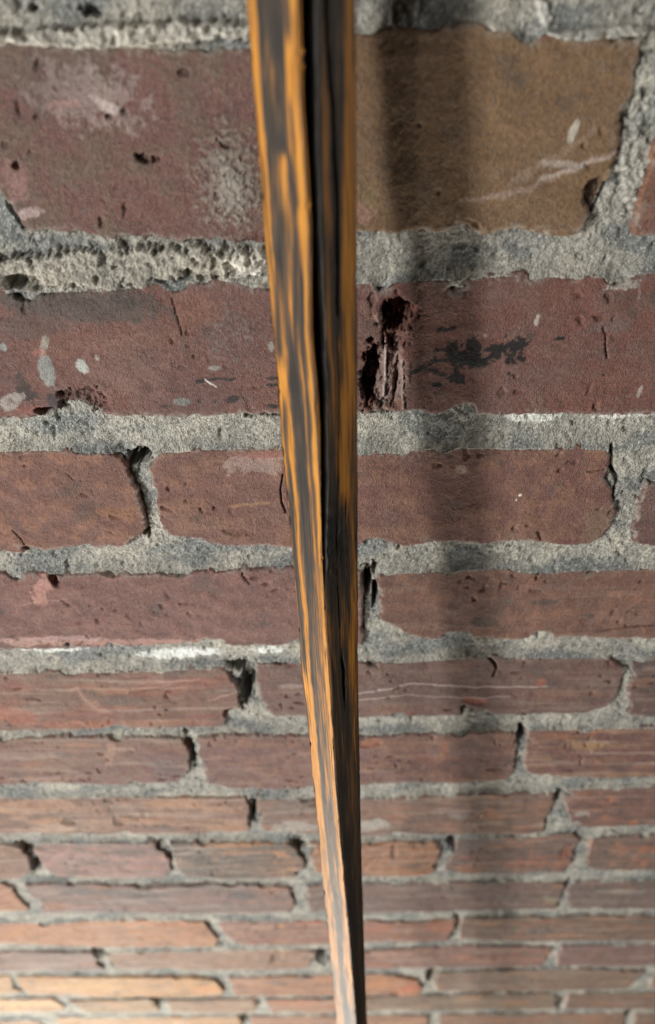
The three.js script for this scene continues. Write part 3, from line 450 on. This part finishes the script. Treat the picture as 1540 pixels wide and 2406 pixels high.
const RIGHTFACE = [[-300, '99999978887878841135'], [0, '99999978787878841135'], [115, '99999976667876831135'], [230, '99999853358976831124'], [356, '99999852378975410124'], [480, '99999743478863200113'], [620, '99998643579961100113'], [760, '99998643468851100114'], [850, '99998642458411101124'], [1000, '99987543453110111224'], [1100, '98876654321011123324'], [1170, '88877765432101233434'], [1240, '78889987766654434445'], [1310, '67889987888876543335'], [1380, '56788886678778643225'], [1470, '45566776755356421124'], [1520, '34456665334344211124'], [1585, '44565556998642111124'], [1660, '45666577998754222234'], [1760, '46567656667655433446'], [1900, '57678666555444445566'], [2056, '67778888777655566677'], [2300, '67778888776556667778'], [3000, '67778888776556667778']];
function charAt(rows, u, y) {
  let i = 0; while (i < rows.length - 2 && y > rows[i + 1][0]) i++;
  const t = ss(0, 1, (y - rows[i][0]) / (rows[i + 1][0] - rows[i][0])), x = clamp(u * 20 - .5, 0, 18.999), k = Math.floor(x), f = x - k, S = rows[i][1], T = rows[i + 1][1];
  const a = lerp(+S[k], +S[k + 1], f), b = lerp(+T[k], +T[k + 1], f); return lerp(a, b, t) / 9;
}
const Y1 = along(eM, 0)[1] + .17 - 0, yEnd = eM.at(-1)[1] - .34, yStart = Math.max(Y1, eM[0][1] + .13);
const LEN = yStart - yEnd;
const TW = 1024, TH = 2048, woodC = new Uint8Array(TW * TH * 4), woodB = new Uint8Array(TW * TH * 4);
const RAMP = [[0, '#c0832a'], [.14, '#ac7020'], [.36, '#7a5020'], [.58, '#4f3d2a'], [.8, '#352b22'], [1, '#191512']].map(([t, c]) => [t, ...lin(c)]);
const toByte = (c) => { const s = c <= .0031308 ? c * 12.92 : 1.055 * Math.pow(c, 1 / 2.4) - .055; return clamp(s) * 255; };
for (let j = 0; j < TH; j++) {
  const y = yEnd + (j + .5) / TH * LEN, row = pixelRow(y), s = y * 1000;              // s: millimetres along the grain
  for (let i = 0; i < TW; i++) {
    const face = (i / 256) | 0, u = (i % 256 + .5) / 256, w = u * 18;                  // w: millimetres across
    const o = (j * TW + i) * 4, off = face * 61;
    const warp = (.028 * noise(s / 17 + off, w / 6) + .015 * noise(s / 5 + off, w / 2));
    let c;
    if (face === 0) c = charAt(LEFTFACE, clamp(u + warp), row + 26 * noise(s / 9, w * 2.2) + 22 * noise(s / 9 + 40, w * 5));
    else if (face === 1) c = charAt(RIGHTFACE, clamp(u + warp), row + 28 * noise(s / 9 + 50, w * 2.2) + 22 * noise(s / 9 + 90, w * 5));
    else c = .55 + .5 * fbm(s / 40 + off, w / 1.2, 3);
    const fib = noise(s / 34 + off, w * 1.5 + off), fib2 = noise(s / 18 + off, w * 3.1), fine = noise(s / 7 + off, w * 7), blot = fbm(s / 9 + off, w / 5, 2);
    if (face === 1) c += .06 + .22 * noise(s / 25 + 7, w * 1.7) + .14 * ss(.82, 1, u);
    c = clamp(c + .30 * fib + .30 * fib2 + .20 * fine + .08 * blot);
    c = lerp(c, ss(.15, .82, c), .25);
    const line1 = ss(.42, .56, noise(s / 40 + off, w * 1.5 + 90)) * ss(-.2, .3, noise(s / 20 + off, w / 3 + 7)); // dark drying cracks along the grain
    c = clamp(c + .75 * line1);
    let k = 0; while (k < RAMP.length - 2 && c > RAMP[k + 1][0]) k++;
    const A = RAMP[k], Bq = RAMP[k + 1], t = (c - A[0]) / (Bq[0] - A[0]), tone = 1 + .16 * fib2 + .14 * fine + .10 * blot;
    for (let q = 0; q < 3; q++) woodC[o + q] = toByte(lerp(A[q + 1], Bq[q + 1], t) * tone); woodC[o + 3] = 255;
    const h = .62 - .20 * c + .20 * fib2 + .16 * fine - .5 * line1; woodB[o] = woodB[o + 1] = woodB[o + 2] = clamp(h) * 255; woodB[o + 3] = 255;
  }
}
const tex = (d, srgb) => { const t = new THREE.DataTexture(d, TW, TH); t.magFilter = THREE.LinearFilter; t.minFilter = THREE.LinearMipmapLinearFilter; t.generateMipmaps = true; if (srgb) t.colorSpace = THREE.SRGBColorSpace; t.needsUpdate = true; return t; };
const woodMat = new THREE.MeshStandardMaterial({ map: tex(woodC, true), bumpMap: tex(woodB, false), bumpScale: .5 * mm, roughness: .68 }); woodMat.name = 'charred_oiled_wood';
{
  const NF = [40, 72, 8, 8], NL = 900, pos = [], uv = [], idx = [];
  const per = NF.reduce((a, b) => a + b, 0) + 1;
  for (let j = 0; j <= NL; j++) {
    const y = yStart - LEN * j / NL, L = along(eL, y), M = along(eM, y), R = along(eR, y), row = pixelRow(y);
    const Bk = [L[0] + R[0] - M[0], y, L[2] + R[2] - M[2]], C = [L, M, R, Bk], cx = (L[0] + R[0]) / 2, cz = (M[2] + Bk[2]) / 2;
    const c0 = table(CHECK, row, 1), c1 = table(CHECK, row, 2), cd = table(CHECK, row, 3) * mm, s0 = table(SPLIT, row, 1), s1 = table(SPLIT, row, 2), sd = table(SPLIT, row, 3) * mm, s = y * 1000;
    for (let f = 0; f < 4; f++) for (let i = 0; i < NF[f] + (f === 3 ? 1 : 0); i++) {
      const u = i / NF[f], a = C[f], b = C[(f + 1) % 4]; let x = lerp(a[0], b[0], u), z = lerp(a[2], b[2], u);
      const lx = b[0] - a[0], lz = b[2] - a[2], ll = Math.hypot(lx, lz), nx = -lz / ll * (f < 4 ? 1 : 1), nz = lx / ll;      // outward normal
      const w = u * ll * 1000;
      // rounded arrises
      const r = 1.1 * mm, de = Math.min(u, 1 - u) * ll; let dep = 0;
      if (de < r) { const e = 1 - de / r; dep += r * .42 * e * e; }
      if (de < 1.6 * mm) { const e = 1 - de / (1.6 * mm), k = noise(s / 11 + f * 5, u > .5 ? 3 : 9) + .5 * noise(s / 3.5, u > .5 ? 13 : 19); dep += mm * e * (.22 * k + .9 * ss(.34, .7, k)); }
      if (f === 0 && u > .8 && row < 1200) { const e = clamp((u - .86) / .14); dep += 1.3 * mm * e * e * ss(1200, 1000, row); }
      dep += mm * (.16 * noise(s / 30 + f * 9, w / 5) + .07 * noise(s / 9 + f * 9, w / 1.3));
      if (f === 1) {
        const jx = .018 * noise(s / 14, 3) + .008 * noise(s / 4, 8);
        if (cd > 0 && u < c1 + jx && u > c0 * .4) { const q = (u - c0 * .4) / (c1 + jx - c0 * .4); dep += cd * Math.min(1, Math.min(q / .10, (1 - q) / .34)); }
        const mid = (s0 + s1) / 2 + jx, hw = (s1 - s0) / 2, q = Math.abs(u - mid) / hw; if (q < 1) dep += sd * Math.sqrt(1 - q);
        if (row > 1160 && row < 1420 && u > .1 && u < .7) { const k = ss(1160, 1230, row) * ss(1420, 1330, row); dep += k * mm * (.55 * noise(s / 5, w * .9) + .35 * noise(s / 1.6, w * 1.2) + .5 * ss(.2, .5, noise(s / 18, w * .6))); }
      }
      x -= nx * dep; z -= nz * dep;
      pos.push(x, y + dep * LEAN, z); uv.push((f + clamp(u, .004, .996)) / 4, (y - yEnd) / LEN);
    }
  }
  for (let j = 0; j < NL; j++) for (let i = 0; i < per - 1; i++) { const a = j * per + i, b = a + 1, c = a + per, d = c + 1; idx.push(a, c, b, b, c, d); }
  // end grain
  for (const j of [0, NL]) { const o = j * per, n = pos.length / 3; let x = 0, y = 0, z = 0; for (let i = 0; i < per; i++) { x += pos[3 * (o + i)]; y += pos[3 * (o + i) + 1]; z += pos[3 * (o + i) + 2]; } pos.push(x / per, y / per, z / per); uv.push(.6, .5); for (let i = 0; i < per - 1; i++) j ? idx.push(o + i, n, o + i + 1) : idx.push(o + i, o + i + 1, n); }
  const g = new THREE.BufferGeometry(); g.setAttribute('position', new THREE.Float32BufferAttribute(pos, 3)); g.setAttribute('uv', new THREE.Float32BufferAttribute(uv, 2)); g.setIndex(idx); g.computeVertexNormals();
  const m = new THREE.Mesh(g, woodMat); m.name = 'wooden_stave'; m.castShadow = m.receiveShadow = true;
  m.userData = { label: 'square golden brown wooden stave with charred dark grain leaning on the brick wall', category: 'wooden stave' };
  scene.add(m);
}
renderer.render(scene, camera);
